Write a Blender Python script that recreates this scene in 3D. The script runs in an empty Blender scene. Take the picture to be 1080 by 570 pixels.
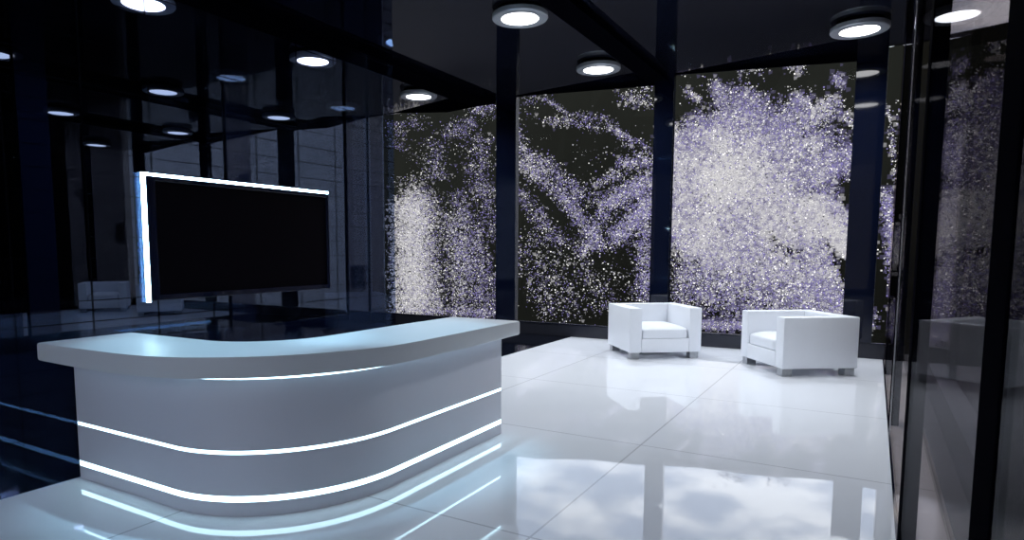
import bpy, bmesh, math, random
import numpy as np
from mathutils import Vector, Matrix

scene = bpy.context.scene
C = scene.collection
PI = math.pi

# ------------------------------------------------------------------ camera
cam_data = bpy.data.cameras.new('camera')
cam_data.sensor_fit = 'HORIZONTAL'
cam_data.sensor_width = 36.0
cam_data.lens = 690.0 / 1080.0 * 36.0
cam_data.shift_x = 0.037
cam_data.shift_y = 0.0439
cam_data.clip_end = 500
cam = bpy.data.objects.new('camera', cam_data)
cam.location = (0, 0, 1.6)
cam.rotation_euler = (math.radians(90 - 5.65), 0, math.radians(31.35))
C.objects.link(cam)
scene.camera = cam

# ------------------------------------------------------------------ tuning
SKY = 2.8            # strength of the overcast sky outside
LAMP = 9.0           # radiance of the round ceiling lamp diffusers
DOWN = 44.0          # watts of the downlight inside each ceiling lamp
STRIP = 5.5          # radiance of the desk light strips
scene.view_settings.view_transform = 'Standard'
scene.view_settings.look = 'None'
scene.view_settings.gamma = 1.0
scene.view_settings.use_curve_mapping = False
scene.view_settings.exposure = 0.1
try:
    scene.cycles.use_denoising = True
    scene.cycles.max_bounces = 10
    scene.cycles.transparent_max_bounces = 48
    scene.cycles.caustics_reflective = False
    scene.cycles.caustics_refractive = False
    scene.cycles.sample_clamp_indirect = 6.0
except Exception:
    pass

# ------------------------------------------------------------------ world: overcast sky with clouds
world = bpy.data.worlds.new('overcast_sky')
scene.world = world
world.use_nodes = True
nt = world.node_tree
nt.nodes.clear()
n_out = nt.nodes.new('ShaderNodeOutputWorld')
n_bg = nt.nodes.new('ShaderNodeBackground')
n_tc = nt.nodes.new('ShaderNodeTexCoord')
n_map = nt.nodes.new('ShaderNodeMapping')
n_map.inputs['Scale'].default_value = (1.0, 1.0, 2.6)
n_map.inputs['Location'].default_value = (0.35, 0.8, 0.2)
n_noise = nt.nodes.new('ShaderNodeTexNoise')
n_noise.inputs['Scale'].default_value = 10.0
n_noise.inputs['Detail'].default_value = 7
n_noise.inputs['Roughness'].default_value = 0.5
n_ramp = nt.nodes.new('ShaderNodeValToRGB')
e = n_ramp.color_ramp.elements
e[0].position = 0.43; e[0].color = (0.34, 0.41, 0.54, 1)
e[1].position = 0.60; e[1].color = (0.92, 0.96, 1.0, 1)
nt.links.new(n_tc.outputs['Generated'], n_map.inputs['Vector'])
nt.links.new(n_map.outputs['Vector'], n_noise.inputs['Vector'])
nt.links.new(n_noise.outputs['Fac'], n_ramp.inputs['Fac'])
nt.links.new(n_ramp.outputs['Color'], n_bg.inputs['Color'])
n_bg.inputs['Strength'].default_value = SKY
nt.links.new(n_bg.outputs['Background'], n_out.inputs['Surface'])


# ------------------------------------------------------------------ helpers
def tag(o, label=None, cat=None, group=None, kind=None):
    if label: o['label'] = label
    if cat: o['category'] = cat
    if group: o['group'] = group
    if kind: o['kind'] = kind
    return o


def obj(name, bm, m, parent=None, smooth=False, loc=None):
    me = bpy.data.meshes.new(name)
    bmesh.ops.recalc_face_normals(bm, faces=bm.faces[:])
    bm.to_mesh(me)
    bm.free()
    if smooth:
        for p in me.polygons: p.use_smooth = True
        try:
            me.set_sharp_from_angle(angle=math.radians(35))
        except Exception:
            pass
    if m: me.materials.append(m)
    o = bpy.data.objects.new(name, me)
    C.objects.link(o)
    if parent: o.parent = parent
    if loc: o.location = loc
    return o


def thing(name, label, cat, loc=(0, 0, 0), rz=0, group=None):
    o = bpy.data.objects.new(name, None)
    o.empty_display_size = 0.1
    C.objects.link(o)
    o.location = loc
    o.rotation_euler = (0, 0, rz)
    return tag(o, label, cat, group)


def struct(name, bm, m, parent=None, **k):
    o = obj(name, bm, m, parent, **k)
    if not parent: o['kind'] = 'structure'
    return o


def box(x0, x1, y0, y1, z0, z1, bev=0, bm=None, seg=2):
    bm2 = bmesh.new()
    bmesh.ops.create_cube(bm2, size=1)
    for v in bm2.verts:
        v.co.x = x0 + (v.co.x + .5) * (x1 - x0)
        v.co.y = y0 + (v.co.y + .5) * (y1 - y0)
        v.co.z = z0 + (v.co.z + .5) * (z1 - z0)
    if bev:
        bmesh.ops.bevel(bm2, geom=bm2.edges[:], offset=bev, segments=seg, profile=0.5, affect='EDGES')
    if bm is None: return bm2
    me = bpy.data.meshes.new('tmp'); bm2.to_mesh(me); bm2.free()
    bm.from_mesh(me); bpy.data.meshes.remove(me)
    return bm


def prism(poly, z0, z1, bev=0, seg=3, edge_z=None):
    """closed xy polygon extruded between two heights; bevel on the horizontal rims"""
    bm = bmesh.new()
    lo = [bm.verts.new((x, y, z0)) for x, y in poly]
    hi = [bm.verts.new((x, y, z1)) for x, y in poly]
    n = len(poly)
    bm.faces.new(lo[::-1]); bm.faces.new(hi)
    for i in range(n):
        bm.faces.new((lo[i], lo[(i + 1) % n], hi[(i + 1) % n], hi[i]))
    if bev:
        ed = [e for e in bm.edges if abs(e.verts[0].co.z - e.verts[1].co.z) < 1e-6]
        bmesh.ops.bevel(bm, geom=ed, offset=bev, segments=seg, profile=0.5, affect='EDGES')
    return bm


def lathe(profile, seg=48, bm=None):
    bm = bm or bmesh.new()
    rings = []
    for r, z in profile:
        if r < 1e-6:
            rings.append([bm.verts.new((0, 0, z))])
        else:
            rings.append([bm.verts.new((r * math.cos(2 * PI * i / seg), r * math.sin(2 * PI * i / seg), z)) for i in range(seg)])
    for a, b in zip(rings, rings[1:]):
        for i in range(seg):
            j = (i + 1) % seg
            if len(a) == 1 and len(b) > 1: bm.faces.new((a[0], b[i], b[j]))
            elif len(b) == 1 and len(a) > 1: bm.faces.new((a[i], b[0], a[j]))
            elif len(a) > 1: bm.faces.new((a[i], b[i], b[j], a[j]))
    return bm


# ------------------------------------------------------------------ materials
def new_mat(name):
    m = bpy.data.materials.new(name)
    m.use_nodes = True
    m.node_tree.nodes.clear()
    return m, m.node_tree


def N(t, kind, **kw):
    n = t.nodes.new(kind)
    for k, v in kw.items():
        if k in n.inputs: n.inputs[k].default_value = v
        else: setattr(n, k, v)
    return n


def pbr(name, col, rough=0.5, metal=0.0, ior=1.5, noise=0.04, nscale=8.0, coat=0.0, emit=None, es=0, rvar=0.0, spec=None):
    m, t = new_mat(name)
    o = N(t, 'ShaderNodeOutputMaterial')
    p = N(t, 'ShaderNodeBsdfPrincipled')
    p.inputs['Roughness'].default_value = rough
    p.inputs['Metallic'].default_value = metal
    p.inputs['IOR'].default_value = ior
    if coat: p.inputs['Coat Weight'].default_value = coat; p.inputs['Coat Roughness'].default_value = 0.03
    tc = N(t, 'ShaderNodeTexCoord')
    nz = N(t, 'ShaderNodeTexNoise', Scale=nscale, Detail=4.0)
    mx = N(t, 'ShaderNodeMix', data_type='RGBA')
    c0 = [max(0, c * (1 - noise)) for c in col]; c1 = [min(1, c * (1 + noise)) for c in col]
    mx.inputs[6].default_value = (*c0, 1); mx.inputs[7].default_value = (*c1, 1)
    t.links.new(tc.outputs['Object'], nz.inputs['Vector'])
    t.links.new(nz.outputs['Fac'], mx.inputs[0])
    t.links.new(mx.outputs[2], p.inputs['Base Color'])
    if rvar:
        mr = N(t, 'ShaderNodeMapRange')
        mr.inputs['To Min'].default_value = rough; mr.inputs['To Max'].default_value = rough + rvar
        t.links.new(nz.outputs['Fac'], mr.inputs['Value'])
        t.links.new(mr.outputs['Result'], p.inputs['Roughness'])
    if emit:
        p.inputs['Emission Color'].default_value = (*emit, 1)
        p.inputs['Emission Strength'].default_value = es
    t.links.new(p.outputs['BSDF'], o.inputs['Surface'])
    return m


def glow(name, col, s, sample=True):
    m, t = new_mat(name)
    o = N(t, 'ShaderNodeOutputMaterial')
    e = N(t, 'ShaderNodeEmission', Strength=s)
    e.inputs['Color'].default_value = (*col, 1)
    t.links.new(e.outputs['Emission'], o.inputs['Surface'])
    if not sample:
        m.cycles.emission_sampling = 'NONE'
    return m


def glass(name, tint, refl=(1, 1, 1), ior=1.5, gain=1.0, grid=None, rough=0.0):
    """tinted pane: transparent body, mirror reflection growing towards grazing angles, optional joint grid (y, z)"""
    m, t = new_mat(name)
    o = N(t, 'ShaderNodeOutputMaterial')
    tr = N(t, 'ShaderNodeBsdfTransparent'); tr.inputs['Color'].default_value = (*tint, 1)
    gl = N(t, 'ShaderNodeBsdfGlossy', Roughness=rough); gl.inputs['Color'].default_value = (*refl, 1)
    # Schlick reflectance from |incoming . normal|, the same on both faces of the thin pane
    ge = N(t, 'ShaderNodeNewGeometry')
    dt = N(t, 'ShaderNodeVectorMath', operation='DOT_PRODUCT')
    t.links.new(ge.outputs['Incoming'], dt.inputs[0]); t.links.new(ge.outputs['Normal'], dt.inputs[1])
    ab = N(t, 'ShaderNodeMath', operation='ABSOLUTE'); t.links.new(dt.outputs['Value'], ab.inputs[0])
    om = N(t, 'ShaderNodeMath', operation='SUBTRACT', use_clamp=True); om.inputs[0].default_value = 1.0
    t.links.new(ab.outputs[0], om.inputs[1])
    pw = N(t, 'ShaderNodeMath', operation='POWER'); pw.inputs[1].default_value = 5.0
    t.links.new(om.outputs[0], pw.inputs[0])
    f0 = ((ior - 1) / (ior + 1)) ** 2
    mu = N(t, 'ShaderNodeMath', operation='MULTIPLY_ADD', use_clamp=True)
    mu.inputs[1].default_value = gain * (1 - f0); mu.inputs[2].default_value = gain * f0
    t.links.new(pw.outputs[0], mu.inputs[0])
    ms = N(t, 'ShaderNodeMixShader')
    t.links.new(mu.outputs[0], ms.inputs[0])
    t.links.new(tr.outputs[0], ms.inputs[1]); t.links.new(gl.outputs[0], ms.inputs[2])
    last = ms
    if grid:
        tc = N(t, 'ShaderNodeTexCoord'); sp = N(t, 'ShaderNodeSeparateXYZ')
        t.links.new(tc.outputs['Object'], sp.inputs[0])
        outs = []
        for axis, (period, off, wid) in zip((1, 2), grid):
            a = N(t, 'ShaderNodeMath', operation='SUBTRACT'); a.inputs[1].default_value = off - wid / 2
            t.links.new(sp.outputs[axis], a.inputs[0])
            b = N(t, 'ShaderNodeMath', operation='FLOORED_MODULO'); b.inputs[1].default_value = period
            t.links.new(a.outputs[0], b.inputs[0])
            c = N(t, 'ShaderNodeMath', operation='LESS_THAN'); c.inputs[1].default_value = wid
            t.links.new(b.outputs[0], c.inputs[0]); outs.append(c)
        mxn = N(t, 'ShaderNodeMath', operation='MAXIMUM')
        t.links.new(outs[0].outputs[0], mxn.inputs[0]); t.links.new(outs[1].outputs[0], mxn.inputs[1])
        df = N(t, 'ShaderNodeBsdfDiffuse'); df.inputs['Color'].default_value = (0.004, 0.004, 0.006, 1)
        m2 = N(t, 'ShaderNodeMixShader')
        k = N(t, 'ShaderNodeMath', operation='MULTIPLY'); k.inputs[1].default_value = 0.75
        t.links.new(mxn.outputs[0], k.inputs[0])
        t.links.new(k.outputs[0], m2.inputs[0])
        t.links.new(ms.outputs[0], m2.inputs[1]); t.links.new(df.outputs[0], m2.inputs[2])
        last = m2
    t.links.new(last.outputs[0], o.inputs['Surface'])
    return m


def floor_mat(name, col, joint, px, ox, py, oy, wid, rough, ior):
    m, t = new_mat(name)
    o = N(t, 'ShaderNodeOutputMaterial')
    p = N(t, 'ShaderNodeBsdfPrincipled', Roughness=rough, IOR=ior)
    tc = N(t, 'ShaderNodeTexCoord'); sp = N(t, 'ShaderNodeSeparateXYZ')
    t.links.new(tc.outputs['Object'], sp.inputs[0])
    outs = []
    for axis, period, off in ((0, px, ox), (1, py, oy)):
        a = N(t, 'ShaderNodeMath', operation='SUBTRACT'); a.inputs[1].default_value = off - wid / 2
        t.links.new(sp.outputs[axis], a.inputs[0])
        b = N(t, 'ShaderNodeMath', operation='FLOORED_MODULO'); b.inputs[1].default_value = period
        t.links.new(a.outputs[0], b.inputs[0])
        c = N(t, 'ShaderNodeMath', operation='LESS_THAN'); c.inputs[1].default_value = wid
        t.links.new(b.outputs[0], c.inputs[0]); outs.append(c)
    mxn = N(t, 'ShaderNodeMath', operation='MAXIMUM')
    t.links.new(outs[0].outputs[0], mxn.inputs[0]); t.links.new(outs[1].outputs[0], mxn.inputs[1])
    mx = N(t, 'ShaderNodeMix', data_type='RGBA')
    mx.inputs[6].default_value = (*col, 1); mx.inputs[7].default_value = (*joint, 1)
    t.links.new(mxn.outputs[0], mx.inputs[0])
    t.links.new(mx.outputs[2], p.inputs['Base Color'])
    t.links.new(p.outputs[0], o.inputs['Surface'])
    return m


M_floor = floor_mat('white_gloss_tile', (0.86, 0.88, 0.925), (0.58, 0.59, 0.63), 2.0, -1.565, 2.04, 5.21, 0.014, 0.02, 1.45)
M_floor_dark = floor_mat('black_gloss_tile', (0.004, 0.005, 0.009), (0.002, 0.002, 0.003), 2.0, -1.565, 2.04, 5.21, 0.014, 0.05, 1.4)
M_ceil = pbr('dark_gloss_ceiling', (0.006, 0.007, 0.013), 0.03, ior=1.5, noise=0.3, nscale=1.5)
M_beam = pbr('black_matte_beam', (0.002, 0.002, 0.004), 0.7, ior=1.01)
M_pillar = pbr('navy_gloss_pillar', (0.003, 0.005, 0.016), 0.04, ior=1.5)
M_sill = pbr('charcoal_sill', (0.022, 0.023, 0.032), 0.25, ior=1.4)
M_wall = pbr('dark_wall', (0.012, 0.013, 0.02), 0.3)
M_white = pbr('white_lacquer', (0.66, 0.67, 0.74), 0.35, noise=0.01)
M_top = pbr('white_counter', (0.70, 0.73, 0.76), 0.45, noise=0.01)
M_strip = glow('cyan_white_strip', (0.55, 0.85, 1.0), STRIP)
M_tvstrip = glow('tv_light_strip', (0.55, 0.85, 1.0), 30.0)
M_lamp = glow('lamp_diffuser', (0.97, 0.98, 1.0), LAMP)
M_fill_cool = glow('cool_fill_diffuser', (0.45, 0.70, 1.0), LAMP)
M_chrome = pbr('chrome', (0.80, 0.81, 0.83), 0.25, metal=1.0, noise=0.02)
M_rim = pbr('satin_rim', (0.62, 0.65, 0.70), 0.3, metal=0.35, noise=0.02)
M_steel = pbr('brushed_steel', (0.42, 0.43, 0.45), 0.28, metal=1.0, noise=0.25, nscale=30)
M_leather = pbr('white_upholstery', (0.80, 0.82, 0.865), 0.45, noise=0.015, nscale=20)
M_bezel = pbr('navy_gloss_bezel', (0.004, 0.006, 0.018), 0.06)
M_screen = pbr('screen_off', (0.0042, 0.0030, 0.0048), 0.6, ior=1.06)
M_glassA = glass('smoked_blue_glass', (0.62, 0.66, 0.78), (0.30, 0.48, 0.85), 1.5, 0.40,
                 grid=((0.5, 0.05, 0.009), (0.15, 0.045, 0.006)))
M_glassB = glass('dark_outer_glass', (0.50, 0.50, 0.53), (0.8, 0.85, 1.0), 1.5, 0.3)
M_mirror = glass('dark_mirror_glass', (0.0, 0.0, 0.0), (0.80, 0.90, 1.0), 2.15, 1.0)
M_glassW = glass('clear_window_glass', (0.97, 0.97, 0.98), (1, 1, 1), 1.25, 0.12)
M_glassR = glass('smoked_brown_glass', (0.74, 0.70, 0.68), (0.9, 0.92, 1.0), 1.5, 0.09)
M_ground = pbr('wet_paving', (0.016, 0.016, 0.022), 0.6, noise=0.2, nscale=0.3)
M_hill = pbr('dark_hillside', (0.011, 0.011, 0.007), 0.95, noise=0.45, nscale=0.12, ior=1.2)
M_stone = pbr('pale_stone', (0.84, 0.80, 0.74), 0.8, noise=0.15, nscale=0.6)
M_brown = pbr('brown_render', (0.12, 0.105, 0.095), 0.9, noise=0.3, nscale=0.5)
M_pane = pbr('dark_pane', (0.01, 0.012, 0.016), 0.1)
M_leaf = pbr('dark_leaf', (0.014, 0.018, 0.012), 0.9, noise=0.5, nscale=3)
M_bark = pbr('dark_bark', (0.03, 0.022, 0.016), 0.9, noise=0.3, nscale=12)

# ------------------------------------------------------------------ the room
XL, XG, XR, YB, H = -9.13, -4.73, 0.20, 11.25, 4.50
Y0 = -4.0
struct('floor', box(XG, 0.44, Y0, YB, -0.12, 0), M_floor)
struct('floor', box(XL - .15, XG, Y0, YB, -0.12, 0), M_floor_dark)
struct('ceiling', box(XL - .15, 0.62, Y0, YB + .12, H, H + .2), M_ceil)
struct('wall_front', box(XL - .15, 0.62, Y0 - .12, Y0, -0.12, 0.25), M_wall)
struct('window_5', box(XL, 0.57, Y0 - .06, Y0 - .05, 0.252, H - .002), M_glassW)  # unseen front glazing, put in to bring sky light onto the desk front
for i in range(4):
    struct('trim_%d' % (30 + i), box(XL + 3.0 * i, XL + 3.0 * i + .3, Y0 - .11, Y0 - .01, 0.252, H - .002), M_pillar)
for x0, x1 in ((-6.88, -6.36), (-3.40, -3.08)):
    struct('trim_1' if x0 < -5 else 'trim_2', box(x0, x1, Y0, YB - .01, H - .10, H), M_beam)
# window wall: low sill, pillars, panes, header
struct('baseboard_back', box(XL, 0.44, YB - .02, YB + .12, 0, 0.225, 0.004), M_sill)
struct('trim_3', box(XL, 0.44, YB - .03, YB - .018, 0.222, 0.236), M_pillar)
PILLARS = ((-6.34, -5.91), (-3.29, -2.97), (-0.36, 0.03))
for i, (a, b) in enumerate(PILLARS):
    struct('trim_%d' % (4 + i), box(a, b, YB - .03, YB + .10, 0.236, H, 0.004), M_pillar)
edges = [XL] + [v for p in PILLARS for v in p] + [0.19]
for i in range(4):
    a, b = edges[2 * i], edges[2 * i + 1]
    struct('window_%d' % (i + 1), box(a + .003, b - .003, YB + .03, YB + .045, 0.24, H - .005), M_glassW)
bm = bmesh.new()
prof = [(XL, 4.50), (-8.8, 4.49), (-7.5, 4.37), (-6.9, 4.40), (-6.36, 4.47), (-6.34, 4.49)]
top = [(x, H - .001) for x, z in prof]
fr = [bm.verts.new((x, YB + .00, z)) for x, z in prof] ; bk = [bm.verts.new((x, YB + .029, z)) for x, z in prof]
ft = [bm.verts.new((x, YB + .00, H)) for x, z in prof]; bt = [bm.verts.new((x, YB + .029, H)) for x, z in prof]
for i in range(len(prof) - 1):
    for A, B in ((fr, bk), (bk, bt), (bt, ft), (ft, fr)):
        bm.faces.new((A[i], A[i + 1], B[i + 1], B[i]))
bm.faces.new((fr[0], bk[0], bt[0], ft[0])); bm.faces.new((fr[-1], ft[-1], bt[-1], bk[-1]))
struct('trim_7', bm, M_beam)
def header(name, x0, x1, za, zb):
    b = bmesh.new()
    pts = [(x0, za), (x1, zb), (x1, H), (x0, H)]
    f = [b.verts.new((x, YB, z)) for x, z in pts]; g = [b.verts.new((x, YB + .029, z)) for x, z in pts]
    b.faces.new(f); b.faces.new(g[::-1])
    for i in range(4): b.faces.new((f[i], f[(i + 1) % 4], g[(i + 1) % 4], g[i]))
    struct(name, b, M_beam)
header('trim_8', -5.91, -3.29, 4.49, 4.36)
header('trim_9', -2.97, -0.36, 4.49, 4.33)

# tiled glass screen wall on the left (the desk ends against it)
struct('wall_left', box(XG - .006, XG + .006, Y0, 6.0, 0, H), M_glassA)
# far left outer glazing with posts
struct('wall_left_outer', box(XL - .02, XL - .005, Y0, YB, 0, H), M_mirror)
for i, (a, b) in enumerate(((1.1, 1.5), (4.12, 4.48), (7.18, 7.66), (10.04, 10.62), (10.71, 11.15))):
    struct('trim_%d' % (10 + i), box(XL - .004, XL + .04, a, b, 0, H), M_pillar)
struct('baseboard_left', box(XL - .004, XL + .03, Y0, YB - .04, 0, 0.3), M_pillar)

# right: glass partition, its posts, the strip of floor beyond it and the outer wall
struct('wall_right', box(XR - .004, XR + .004, Y0, YB - .04, 0, H), M_glassR)
for i, y in enumerate((1.40, 4.12, 7.0, 9.9)):
    w = 0.075
    struct('trim_%d' % (16 + i), box(XR - .007, XR - .007 + w, y, y + .22, 0, H, 0.003), M_beam)
struct('baseboard_right', box(XR - .018, XR - .004, Y0, YB - .04, 0, 0.012), M_pillar)
struct('trim_20', box(XR - .014, XR - .005, 6.55, 6.575, 0.0, H), M_chrome)
struct('trim_21', box(0.44, 0.56, Y0, YB + .1, -0.1, 0.08), M_sill)
struct('wall_right_outer', box(0.57, 0.585, Y0, YB, 0.0, H), M_glassB)

# ------------------------------------------------------------------ reception desk
def body_path(off):
    """front line of the desk body, moved outwards by off"""
    pts = []
    cx, cy, rx, ry = -3.62, 3.42, 0.90, 1.03
    pts.append((XG + .012, cy - ry - off))
    pts.append((-4.2, cy - ry - off))
    for i in range(25):
        a = -PI / 2 + (PI / 2) * i / 24
        pts.append((cx + (rx + off) * math.cos(a), cy + (ry + off) * math.sin(a)))
    pts.append((cx + rx + off, 4.2))
    pts.append((cx + rx + off, 4.92))
    return pts


def band(off_out, off_in, z0, z1, bev=0):
    o = body_path(off_out); i = body_path(off_in)
    return prism(o + i[::-1], z0, z1, bev, 2)


desk = thing('reception_desk', 'white curved reception desk with glowing light strips, standing against the dark glass wall', 'reception desk', (XG, 2.39, 0))
def D(name, bm, m, parent=desk, smooth=True):
    o = obj(name, bm, m, parent, smooth)
    if parent is desk:
        o.matrix_parent_inverse = Matrix.Translation((-XG, -2.39, 0))
    return o
D('upper_panel', band(0.0, -0.05, 0.405, 0.838), M_white)
D('middle_panel', band(0.0, -0.05, 0.125, 0.382), M_white)
D('plinth', band(0.0, -0.05, 0.0, 0.088), M_white)
s1 = D('light_strip', band(-0.004, -0.03, 0.382, 0.405), M_strip); s1['label'] = 'thin glowing upper light strip'
s2 = D('light_strip', band(-0.002, -0.03, 0.088, 0.125), M_strip); s2['label'] = 'thick glowing lower light strip'
D('inner_core', band(-0.05, -0.09, 0.0, 0.866), M_white)
s3 = D('light_strip', band(-0.002, -0.05, 0.838, 0.866), M_strip); s3['label'] = 'glowing strip under the countertop'
# counter slab
front = [(XG + .012, 2.165), (-4.15, 2.165), (-3.85, 2.175)]
ctl = [(-4.15, 2.165), (-3.85, 2.175), (-3.56, 2.215), (-3.30, 2.315), (-3.00, 2.535), (-2.80, 2.80), (-2.64, 3.15), (-2.59, 3.55), (-2.59, 4.2)]
for k in range(1, len(ctl) - 2):
    p0, p1, p2, p3 = (Vector(c) for c in ctl[k - 1:k + 3])
    for q in range(1, 7):
        u = q / 6
        front.append(tuple(0.5 * (2 * p1 + (p2 - p0) * u + (2 * p0 - 5 * p1 + 4 * p2 - p3) * u * u + (3 * p1 - p0 - 3 * p2 + p3) * u ** 3)))
front += [(-2.59, 4.2), (-2.60, 5.03)]
back = [(-3.30, 5.03), (-3.31, 4.2), (-3.31, 3.75)]
for i in range(1, 14):
    a = (PI / 2) * (1 - i / 14.0)
    back.append((-3.86 + 0.55 * math.sin(a), 3.45 - 0.63 * math.cos(a)))
back += [(-3.92, 2.82), (XG + .012, 2.82)]
D('countertop', prism(front + back, 0.866, 0.99, 0.018, 3), M_top)
# working side
wt = []
def ring(rx_, ry_, x0):
    p = [(XG + .012, 3.42 - ry_)]
    for i in range(17):
        a = -PI / 2 + (PI / 2) * i / 16
        p.append((-3.62 + rx_ * math.cos(a), 3.42 + ry_ * math.sin(a)))
    p.append((-3.62 + rx_, 4.90))
    return p
wo = ring(0.81, 0.94, 0); wi = ring(0.16, 0.30, 0)
D('worktop', prism(wo + wi[::-1], 0.70, 0.735, 0.006, 2), M_top)
D('end_panel', box(-3.42, -2.812, 4.862, 4.90, 0.0, 0.70), M_white)
D('end_panel', box(XG + .02, XG + .05, 2.52, 3.10, 0.0, 0.70), M_white)
s4 = D('light_strip', band(-0.095, -0.105, 0.75, 0.78), M_strip); s4['label'] = 'glowing strip above the worktop on the working side'

# ------------------------------------------------------------------ wall screen
tv = thing('wall_screen', 'large black television with white glowing edge on the dark glass wall above the desk', 'television', (XG + .06, 3.88, 1.70))
def T(name, bm, m, **k):
    o = obj(name, bm, m, tv, **k)
    o.matrix_parent_inverse = Matrix.Translation((-(XG + .06), -3.88, -1.70))
    return o
tx0, tx1 = XG + .010, XG + .034
ty0, ty1, tz0, tz1 = 2.94, 4.90, 1.215, 2.18
bm = box(tx0, tx1 - .012, ty0 + .03, ty1, tz0, tz1 - .02, 0.004)
T('casing', bm, M_bezel)
bm = bmesh.new()
bz = 0.045
box(tx1 - .012, tx1 + .006, ty0 + .03, ty0 + .105, tz0, tz1 - .02, 0.003, bm)
box(tx1 - .012, tx1 + .006, ty1 - .035, ty1, tz0, tz1 - .02, 0.003, bm)
box(tx1 - .012, tx1 + .006, ty0 + .105, ty1 - .035, tz0, tz0 + bz, 0.003, bm)
box(tx1 - .012, tx1 + .006, ty0 + .105, ty1 - .035, tz1 - .02 - bz * .8, tz1 - .02, 0.003, bm)
T('bezel', bm, M_bezel)
T('screen', box(tx1 - .012, tx1 - .006, ty0 + .105, ty1 - .035, tz0 + bz, tz1 - .02 - bz * .8), M_screen)
a = T('light_strip', box(tx1 - .012, tx1 + .008, ty0, ty0 + .026, tz0 - .01, tz1), M_tvstrip); a['label'] = 'upright glowing strip on the near edge'
a = T('light_strip', box(tx1 - .02, tx1 + .008, ty0 + .029, ty1, tz1 - .0195, tz1), M_tvstrip); a['label'] = 'glowing strip along the top edge'
T('wall_bracket', box(XG + .0065, tx0 + .001, 3.55, 4.2, 1.5, 1.9), M_bezel)

# ------------------------------------------------------------------ armchairs
CW, CD, CH, LH, AT = 1.10, 1.00, 0.755, 0.10, 0.185
def cushion_bm(w, d, h, bulge=0.035):
    bm = bmesh.new()
    nx, ny = 16, 16
    r = 0.05
    bmesh.ops.create_cube(bm, size=1)
    for v in bm.verts:
        v.co = Vector((v.co.x * w, v.co.y * d, (v.co.z + .5) * h))
    bmesh.ops.subdivide_edges(bm, edges=bm.edges[:], cuts=9, use_grid_fill=True)
    for v in bm.verts:
        x, y, z = v.co
        u, q, k = x / (w / 2), y / (d / 2), z / h
        if k > 0.5:
            v.co.z += bulge * (1 - u ** 4) * (1 - q ** 4)
        # soft rounded rims
        ex = max(0, abs(x) - (w / 2 - r)) / r; ey = max(0, abs(y) - (d / 2 - r)) / r; ez = max(0, (z - (h - r)) / r)
        m_ = math.sqrt(ex * ex + ey * ey + ez * ez)
        if m_ > 1:
            f = 1 / m_
            v.co.x -= math.copysign(ex * (1 - f) * r, x) if ex else 0
            v.co.y -= math.copysign(ey * (1 - f) * r, y) if ey else 0
            if ez: v.co.z -= ez * (1 - f) * r
    return bm


def make_chair(label, loc, rz):
    t = thing('armchair', label, 'armchair', loc, rz)
    hw, hd = CW / 2, CD / 2
    b = 0.012
    obj('armrest', box(-hw, -hw + AT, -hd, hd, LH, CH, b), M_leather, t, True)
    obj('armrest', box(hw - AT, hw, -hd, hd, LH, CH, b), M_leather, t, True)
    obj('backrest', box(-hw + AT + .001, hw - AT - .001, hd - .19, hd, LH + .30, CH, b), M_leather, t, True)
    obj('seat_base', box(-hw + AT + .001, hw - AT - .001, -hd, hd, LH, 0.305, b), M_leather, t, True)
    w = CW - 2 * AT - .018; d = CD - .19 - .004
    cb = cushion_bm(w, d, 0.155)
    c = obj('seat_cushion', cb, M_leather, t, True)
    c.location = (0, -hd + .002 + d / 2, 0.306)
    md = c.modifiers.new('soft', 'SUBSURF'); md.levels = 1; md.render_levels = 1
    for sx in (-1, 1):
        for sy in (-1, 1):
            cx_, cy_ = sx * (hw - .095), sy * (hd - .085)
            obj('leg', box(cx_ - .065, cx_ + .065, cy_ - .065, cy_ + .065, 0.0, LH + .001, 0.003), M_steel, t)
    return t


make_chair('white cube armchair on steel block legs, opening towards the viewer, nearer the desk', (-2.865, 10.01, 0), math.radians(38.0))
make_chair('white cube armchair on steel block legs, turned side-on, beside the right glass wall', (-0.837, 9.739, 0), math.radians(-54.2))

# ------------------------------------------------------------------ ceiling lamps
def make_lamp(loc, cool):
    t = thing('ceiling_lamp', '', 'ceiling lamp', loc, 0, 'round ceiling lamps')
    obj('mount', lathe([(0, 0.0), (0.27, 0.0), (0.27, -0.03), (0, -0.03)]), M_beam, t)
    obj('rim', lathe([(0.228, -0.098), (0.228, -0.03), (0.32, -0.03), (0.338, -0.042), (0.340, -0.088), (0.330, -0.102), (0.262, -0.112), (0.228, -0.098)], 64), M_rim, t, True)
    obj('diffuser', lathe([(0, -0.094), (0.2275, -0.094), (0.2275, -0.07), (0, -0.07)], 64), M_fill_cool if cool else M_lamp, t)
    l = bpy.data.lights.new('bulb', 'AREA'); l.shape = 'DISK'; l.size = 0.44; l.energy = DOWN * (0.15 if cool else 1.0); l.spread = math.radians(150)
    l.color = (0.45, 0.62, 1.0) if cool else (0.88, 0.94, 1.0)
    o = bpy.data.objects.new('bulb', l); C.objects.link(o); o.parent = t; o.location = (0, 0, -0.097)
    return t


def copy_tree(src, loc):
    r = src.copy(); C.objects.link(r); r.location = loc
    for ch in src.children:
        c = ch.copy(); C.objects.link(c); c.parent = r
    return r


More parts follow.
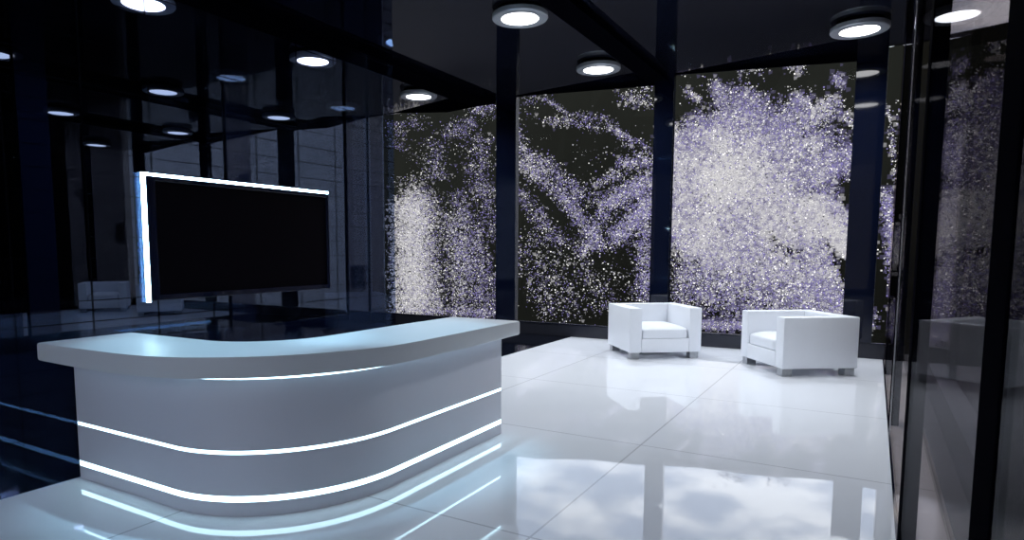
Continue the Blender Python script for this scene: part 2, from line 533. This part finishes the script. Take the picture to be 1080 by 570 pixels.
LX = (-7.30, -3.83, -0.31)
LY = (10.02, 7.36, 4.70, 2.04)
names = {
    (1, 3): 'round cool fill lamp added above the reception desk to brighten it, outside the frame',  # not seen anywhere; added for bluish light on the countertop
    (0, 0): 'smallest round ceiling lamp, chrome-rimmed, in the far left corner by the glass wall end',
    (0, 1): 'round white ceiling lamp seen through the glass wall above the top right of the screen',
    (0, 2): 'round ceiling lamp seen through the glass wall, cut by the top of the frame',
    (1, 0): 'round ceiling lamp with chrome rim just left of the middle window pillar',
    (1, 1): 'largest round ceiling lamp with chrome rim, above the middle of the room',
    (2, 1): 'round ceiling lamp added by the right glass partition to brighten the floor, outside the frame',  # extra lamp out of view, lifts the middle of the floor
    (2, 0): 'round ceiling lamp with chrome rim above the side-on armchair by the right glass wall',
}
protos = {}
for i, x in enumerate(LX):
    for j, y in enumerate(LY):
        if (i, j) not in names: continue
        cool = (j == 3)
        if cool not in protos:
            o = protos[cool] = make_lamp((x, y, H), cool)
        else:
            o = copy_tree(protos[cool], (x, y, H))
        o['label'] = names.get((i, j), 'round ceiling lamp above the near part of the room, outside the frame')

# narrow cool fill lights, added out of view to brighten the countertop
def fill_spot(x, y, label):
    t = thing('fill_light', label, 'fill_light', (x, y, H))
    obj('housing', lathe([(0.0, 0), (0.085, 0), (0.085, -0.14), (0.07, -0.14), (0.06, -0.05), (0, -0.05)], 32), M_chrome, t, True)
    l = bpy.data.lights.new('bulb', 'SPOT')
    l.energy = 250; l.color = (0.40, 0.76, 1.0); l.spot_size = math.radians(36); l.spot_blend = 0.6; l.shadow_soft_size = 0.05
    o = bpy.data.objects.new('bulb', l); C.objects.link(o); o.parent = t; o.location = (0, 0, -0.12)
fill_spot(-3.75, 2.95, 'narrow cool spotlight added to brighten the left arm of the desk, outside the frame')
fill_spot(-3.2, 3.95, 'narrow cool spotlight added to brighten the right arm of the desk, outside the frame')

# ------------------------------------------------------------------ outside
struct('ground', box(-120, 120, YB + .3, 160, -5.7, -5.5), M_ground)
struct('ground', box(-120, XL - .4, -60, YB + .3, -5.7, -5.5), M_ground)
struct('ground', box(0.8, 120, -60, YB + .3, -5.7, -5.5), M_ground)
struct('ground', box(XL - .4, .8, Y0 - .1, YB + .3, -5.7, -.15), M_wall)
# hillside closing the view
prof = [(-110, 24), (-60, 20), (-45, 18.4), (-26, 17.0), (-14.65, 15.7), (-2.7, 14.75), (1.4, 14.7), (12, 16), (50, 26), (110, 45)]
bm = bmesh.new()
nx = 120
rows = []
for k, (yy, f) in enumerate(((50, -0.25), (50.3, 0.35), (50.8, 0.75), (51.5, 1.0), (60, 1.02), (90, 0.2))):
    row = []
    for i in range(nx + 1):
        x = -110 + 220 * i / nx
        for (xa, za), (xb, zb) in zip(prof, prof[1:]):
            if xa <= x <= xb: z = za + (zb - za) * (x - xa) / (xb - xa)
        row.append(bm.verts.new((x, yy + 0.3 * math.sin(x * .7 + k), (z * f if f > 0 else -5.8))))
    rows.append(row)
for a, b in zip(rows, rows[1:]):
    for i in range(nx): bm.faces.new((a[i], a[i + 1], b[i + 1], b[i]))
struct('hillside', bm, M_hill)

# neighbouring buildings, dim behind the glass, plus an added block against front skylight
def building(name, label, x0, x1, y0, y1, h, m, side, cols, rws):
    t = thing(name, label, 'building', ((x0 + x1) / 2, (y0 + y1) / 2, -5.5))
    inv = Matrix.Translation((-(x0 + x1) / 2, -(y0 + y1) / 2, 5.5))
    def P(n, b, mm, par=t):
        o = obj(n, b, mm, par); o.matrix_parent_inverse = inv; return o
    P('walls', box(x0, x1, y0, y1, -5.5, h), m)
    P('roof_edge', box(x0 - .2, x1 + .2, y0 - .2, y1 + .2, h, h + .4), m)
    sx = x1 if side > 0 else x0
    for r in range(rws):
        for c in range(cols):
            ya = y0 + (y1 - y0) * (c + .3) / cols; yb = y0 + (y1 - y0) * (c + .7) / cols
            za = -4.4 + r * 3.4
            if side == 0:
                xa = x0 + (x1 - x0) * (c + .38) / cols; xb = x0 + (x1 - x0) * (c + .62) / cols
                if (c * 3 + r) % 4 == 1: P('window', box(xa, xb, y0 - .05, y0 + .05, za, za + 1.6), M_pane)
                continue
            P('window', box(min(sx - .05, sx + .05), max(sx - .05, sx + .05), ya, yb, za, za + 1.8), M_pane)
building('office_building', 'pale grey stone building outside, seen only as a dim reflection in the left glass', 9, 48, 34, 44, 14, M_stone, 0, 7, 4)
building('front_sky_blocker', 'long dark brown block added unseen behind the viewpoint to cut low skylight', -30, 6, -34, -24, 8.0, M_brown, -1, 3, 2)  # out of view, its height limits sky light on the desk front
building('garage_building', 'low dark brown building outside the right glass wall', 4.5, 12, -8, 9, 5.5, M_brown, -1, 6, 3)

# ------------------------------------------------------------------ fireworks: clouds of small burning sparks in front of the hillside
# each stroke: x0, z0, x1, z1 (at y = 42), half width, number of sparks, tone
STROKES = {}
STROKES['left'] = [(-31.54, 6.0, -31.28, -3.38, 0.9, 5200, 0),
 (-32.3, 5.29, -32.42, -3.43, 0.48, 1800, 0),
 (-29.89, 6.29, -29.07, -3.64, 0.84, 2600, 1),
 (-28.13, 4.42, -27.12, -3.53, 0.54, 1700, 1),
 (-27.43, 5.82, -23.7, -3.0, 0.6, 1500, 2),
 (-25.59, 8.16, -23.48, 2.23, 0.54, 800, 2),
 (-26.76, 2.61, -24.75, -3.62, 0.48, 1100, 2),
 (-31.01, 12.21, -30.93, 10.98, 0.12, 90, 2),
 (-32.49, 11.72, -32.43, 9.51, 0.18, 180, 2),
 (-31.14, 8.91, -29.16, 8.26, 0.84, 250, 3),
 (-29.15, 9.97, -28.99, 6.96, 0.24, 280, 2),
 (-28.1, 10.09, -25.59, 11.03, 0.6, 330, 2),
 (-25.59, 11.57, -23.99, 11.93, 0.42, 240, 2),
 (-25.18, 10.17, -24.37, 7.73, 0.54, 240, 2),
 (-25.59, 6.09, -23.97, 6.69, 0.48, 250, 3),
 (-32.84, 7.18, -28.11, 7.77, 0.54, 500, 3),
 (-27.25, 8.97, -23.66, 9.37, 0.6, 250, 3),
 (-33.2, -3.47, -23.62, -3.35, 0.48, 700, 2),
 (-30.74, 11.4, -23.65, 5.99, 2.4, 250, 3),
 (-30.84, 2.65, -23.62, -2.99, 2.4, 600, 3)]
STROKES['mid'] = [(-21.99, 11.97, -19.79, 11.97, 0.3, 130, 2),
 (-19.79, 11.91, -18.23, 10.79, 0.24, 130, 2),
 (-19.84, 10.26, -17.74, 10.31, 0.3, 190, 1),
 (-17.74, 10.31, -15.08, 9.8, 0.36, 270, 2),
 (-15.08, 9.8, -13.6, 8.64, 0.36, 240, 2),
 (-13.6, 8.64, -12.53, 7.55, 0.3, 120, 2),
 (-14.67, 11.26, -12.45, 11.46, 0.54, 150, 1),
 (-14.17, 11.55, -12.33, 11.33, 0.48, 180, 1),
 (-22.06, 10.54, -21.22, 8.51, 0.36, 260, 2),
 (-22.19, 8.58, -19.8, 6.79, 0.66, 750, 1),
 (-20.91, 7.83, -17.65, 4.76, 0.72, 900, 2),
 (-18.01, 5.41, -15.24, 1.86, 0.54, 900, 2),
 (-22.02, 5.92, -18.66, 1.87, 0.72, 600, 2),
 (-12.22, 7.23, -14.38, 7.08, 0.54, 450, 2),
 (-14.38, 6.89, -16.31, 5.96, 0.36, 260, 1),
 (-12.18, 5.75, -15.28, 4.05, 0.84, 1700, 2),
 (-12.14, 4.26, -14.58, 1.86, 0.9, 1500, 2),
 (-15.28, 4.05, -16.91, 1.22, 0.54, 500, 2),
 (-12.78, 5.48, -12.46, -1.82, 0.72, 1900, 2),
 (-20.87, 3.21, -17.53, -3.22, 0.54, 550, 1),
 (-22.0, 2.22, -19.32, -3.12, 0.66, 500, 1),
 (-17.96, 2.19, -15.15, -2.57, 0.72, 420, 1),
 (-18.73, 6.4, -15.96, 4.69, 0.6, 320, 2),
 (-15.21, 0.6, -11.95, -2.72, 1.08, 650, 3),
 (-20.87, 3.88, -13.84, -2.51, 3.0, 500, 3),
 (-22.06, 10.87, -20.94, 10.43, 0.84, 60, 3),
 (-18.05, 8.27, -12.83, 7.27, 1.8, 220, 3)]
STROKES['right'] = [(-10.45, 11.11, -9.87, 10.48, 0.3, 70, 1),
 (-8.9, 11.48, -8.49, 10.6, 0.36, 90, 1),
 (-7.58, 12.18, -6.03, 12.18, 0.24, 90, 1),
 (-4.79, 12.11, -3.81, 11.76, 0.3, 60, 1),
 (-2.38, 11.16, -1.9, 10.59, 0.3, 90, 2),
 (-6.49, 10.9, -5.95, 10.03, 0.48, 70, 1),
 (-4.0, 10.6, -3.24, 9.73, 0.48, 120, 1),
 (-10.07, 9.65, -9.62, 8.19, 0.48, 260, 2),
 (-8.82, 9.24, -8.68, 8.39, 0.3, 160, 2),
 (-6.98, 10.04, -6.19, 9.63, 0.42, 120, 2),
 (-1.73, 9.05, -1.2, 8.24, 0.3, 60, 1),
 (-10.77, 8.29, -9.51, 4.75, 0.84, 2600, 0),
 (-9.6, 7.33, -6.55, 5.74, 1.2, 5500, 0),
 (-10.39, 5.37, -6.97, 2.96, 1.68, 6500, 0),
 (-7.15, 7.71, -4.13, 8.26, 0.6, 900, 2),
 (-6.59, 6.84, -2.66, 7.35, 0.54, 1100, 1),
 (-6.04, 5.87, -2.13, 5.91, 0.54, 1100, 1),
 (-6.01, 5.16, -3.42, 3.17, 1.32, 3500, 0),
 (-3.53, 5.57, -1.03, 6.71, 0.54, 900, 2),
 (-4.13, 8.26, -2.09, 9.85, 0.36, 400, 1),
 (-2.97, 3.69, -0.99, 1.29, 0.78, 2600, 0),
 (-3.96, 4.26, -1.83, -0.31, 0.6, 1600, 1),
 (-2.28, 4.2, -0.81, 2.33, 0.42, 900, 2),
 (-10.59, 2.44, -2.78, -0.33, 1.56, 5200, 1),
 (-10.48, -1.14, -1.25, -2.69, 1.32, 5000, 3),
 (-10.24, 0.36, -2.7, -2.23, 1.2, 2600, 2),
 (-3.27, -0.34, -0.55, -2.91, 1.08, 2200, 2),
 (-7.73, 8.86, -6.62, 7.39, 0.48, 400, 2),
 (-10.77, 8.29, -8.23, 7.79, 0.48, 700, 2),
 (-10.59, 11.69, -1.4, 9.52, 1.32, 260, 3),
 (-5.17, 9.42, -1.55, 8.02, 1.32, 300, 3),
 (-10.73, 1.25, -10.01, -3.22, 0.48, 900, 3),
 (-10.43, -3.07, -0.55, -2.91, 0.42, 1600, 2),
 (-9.02, 6.72, -5.98, 4.33, 0.96, 3500, 0),
 (0.47, 4.85, 1.38, -1.75, 0.48, 900, 2),
 (0.23, 9.34, 0.94, 4.83, 0.36, 200, 1)]
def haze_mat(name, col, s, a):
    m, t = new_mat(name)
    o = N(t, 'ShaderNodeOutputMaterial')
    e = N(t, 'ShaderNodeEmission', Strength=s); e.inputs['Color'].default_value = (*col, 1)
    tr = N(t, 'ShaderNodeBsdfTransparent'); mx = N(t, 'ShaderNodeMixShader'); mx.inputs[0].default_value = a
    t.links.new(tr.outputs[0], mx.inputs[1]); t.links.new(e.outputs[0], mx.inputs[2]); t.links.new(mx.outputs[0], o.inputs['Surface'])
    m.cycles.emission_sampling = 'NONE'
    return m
M_sp = [glow('spark_cream', (0.95, 0.94, 0.90), 0.85, False), glow('spark_white', (0.80, 0.80, 0.86), 0.55, False),
        glow('spark_violet', (0.42, 0.36, 0.85), 0.56, False), glow('spark_dim', (0.45, 0.44, 0.52), 0.26, False),
        glow('spark_bright', (1.0, 0.98, 0.94), 1.4, False),
        haze_mat('smoke_glow_cream', (0.9, 0.88, 0.9), 0.66, 0.20), haze_mat('smoke_glow_violet', (0.42, 0.38, 0.72), 0.36, 0.15)]
TONE = {0: (.42, .26, .12, .12, .08), 1: (.20, .28, .28, .18, .06), 2: (.08, .22, .45, .20, .05), 3: (.10, .25, .15, .42, .08)}


def sparks(strokes, seed, label, limits=None, burst=None, dens=1.0, haze=0.25):
    rng = np.random.default_rng(seed)
    P, S, K = [], [], []
    for x0, z0, x1, z1, w, n, tone in strokes:
        n = int(n * dens * (1.8 if tone < 3 else 0.8)); w = w * 0.85
        t = rng.random(n)
        # filaments: sparks bunch along a few threads inside each stroke
        nf = max(2, int(w * 5))
        off = rng.normal(0, 0.75, nf)[rng.integers(0, nf, n)] + rng.normal(0, 0.38, n)
        dx, dz = x1 - x0, z1 - z0
        L = math.hypot(dx, dz) + 1e-6
        nxn, nzn = -dz / L, dx / L
        ext = rng.normal(0, (0.7 if tone == 0 else 0.3) * w, n)
        x = x0 + dx * t + nxn * off * w + ext * dx / L
        z = z0 + dz * t + nzn * off * w + ext * dz / L
        y = 42 + rng.normal(0, 0.8, n)
        P.append(np.stack([x, y, z], 1))
        S.append(rng.choice([0.017, 0.023, 0.031, 0.042], n, p=[.35, .35, .22, .08]))
        K.append(rng.choice(5, n, p=TONE[tone]))
        if tone < 3:          # haze puffs: the soft spark glow put in as their own emission
            h = int(n * (haze if tone else haze * 3.5))
            P.append(P[-1][:h] + rng.normal(0, 0.15, (h, 3)) * [1, 3, 1]); S.append(rng.uniform(0.05, 0.12, h))
            K.append(np.where(rng.random(h) < (.85, .4, .1)[tone], 5, 6))
    if burst:          # radial rays thrown out from one centre: x, z, number of rays, sparks per ray, reach
        bx, bz, nr, per, reach = burst
        for k in range(nr):
            a = rng.uniform(0, 2 * PI); Lr = reach * rng.uniform(0.35, 1.0) * (1.25 if math.cos(a - 0.5) > 0.3 else 0.9)
            t = rng.random(per) ** 0.8
            wd = 0.05 + 0.18 * t
            d = Lr * t
            x = bx + np.cos(a) * d - np.sin(a) * rng.normal(0, 1, per) * wd
            z = bz + np.sin(a) * d * 0.92 + np.cos(a) * rng.normal(0, 1, per) * wd - 0.012 * d * d
            P.append(np.stack([x, 42 + rng.normal(0, 1.2, per), z], 1))
            S.append(rng.choice([0.017, 0.023, 0.031, 0.042], per, p=[.35, .35, .22, .08]))
            inner = rng.random(per) < 1.15 - t
            K.append(np.where(inner, rng.choice(5, per, p=TONE[0]), rng.choice(5, per, p=TONE[2])))
            h = per // 3
            P.append(P[-1][:h] + rng.normal(0, 0.12, (h, 3)) * [1, 3, 1]); S.append(rng.uniform(0.05, 0.12, h))
            K.append(np.where(rng.random(h) < np.clip(1.3 - 1.6 * t[:h], 0, 1), 5, 6))
    P = np.concatenate(P); S = np.concatenate(S); K = np.concatenate(K)
    if limits:
        ok = (P[:, 0] > limits[0]) & (P[:, 0] < limits[1]) & (P[:, 2] > -5.2)
        P, S, K = P[ok], S[ok], K[ok]
    tet = np.array([(1, 1, 1), (1, -1, -1), (-1, 1, -1), (-1, -1, 1)], float)
    n = len(P)
    V = (P[:, None, :] + tet[None] * S[:, None, None]).reshape(-1, 3)
    base = np.arange(n)[:, None] * 4
    F = np.concatenate([base + np.array(f) for f in ((0, 1, 2), (0, 3, 1), (0, 2, 3), (1, 3, 2))], 1).reshape(-1)
    me = bpy.data.meshes.new('firework_sparks')
    me.vertices.add(4 * n); me.vertices.foreach_set('co', V.ravel())
    me.loops.add(12 * n); me.loops.foreach_set('vertex_index', F.astype(np.int32))
    me.polygons.add(4 * n)
    me.polygons.foreach_set('loop_start', np.arange(0, 12 * n, 3, dtype=np.int32))
    me.polygons.foreach_set('loop_total', np.full(4 * n, 3, np.int32))
    for m in M_sp: me.materials.append(m)
    me.polygons.foreach_set('material_index', np.repeat(K, 4).astype(np.int32))
    me.update(); me.validate()
    o = bpy.data.objects.new('firework_sparks', me); C.objects.link(o)
    return tag(o, label, 'fireworks', None, 'stuff')


sparks(STROKES['left'], 1, 'tall white spark fountain outside, behind the left window', (-32.9, -23.4), None, 0.62, 0.09)
sparks(STROKES['mid'], 2, 'loose violet and white sparks falling outside, behind the middle window', (-23.2, -11.9), None, 0.60, 0.06)
sparks(STROKES['right'], 3, 'large bright cream and violet firework burst outside, behind the right window', (-11.7, 1.2), (-7.6, 5.6, 230, 300, 5.8), 0.9)
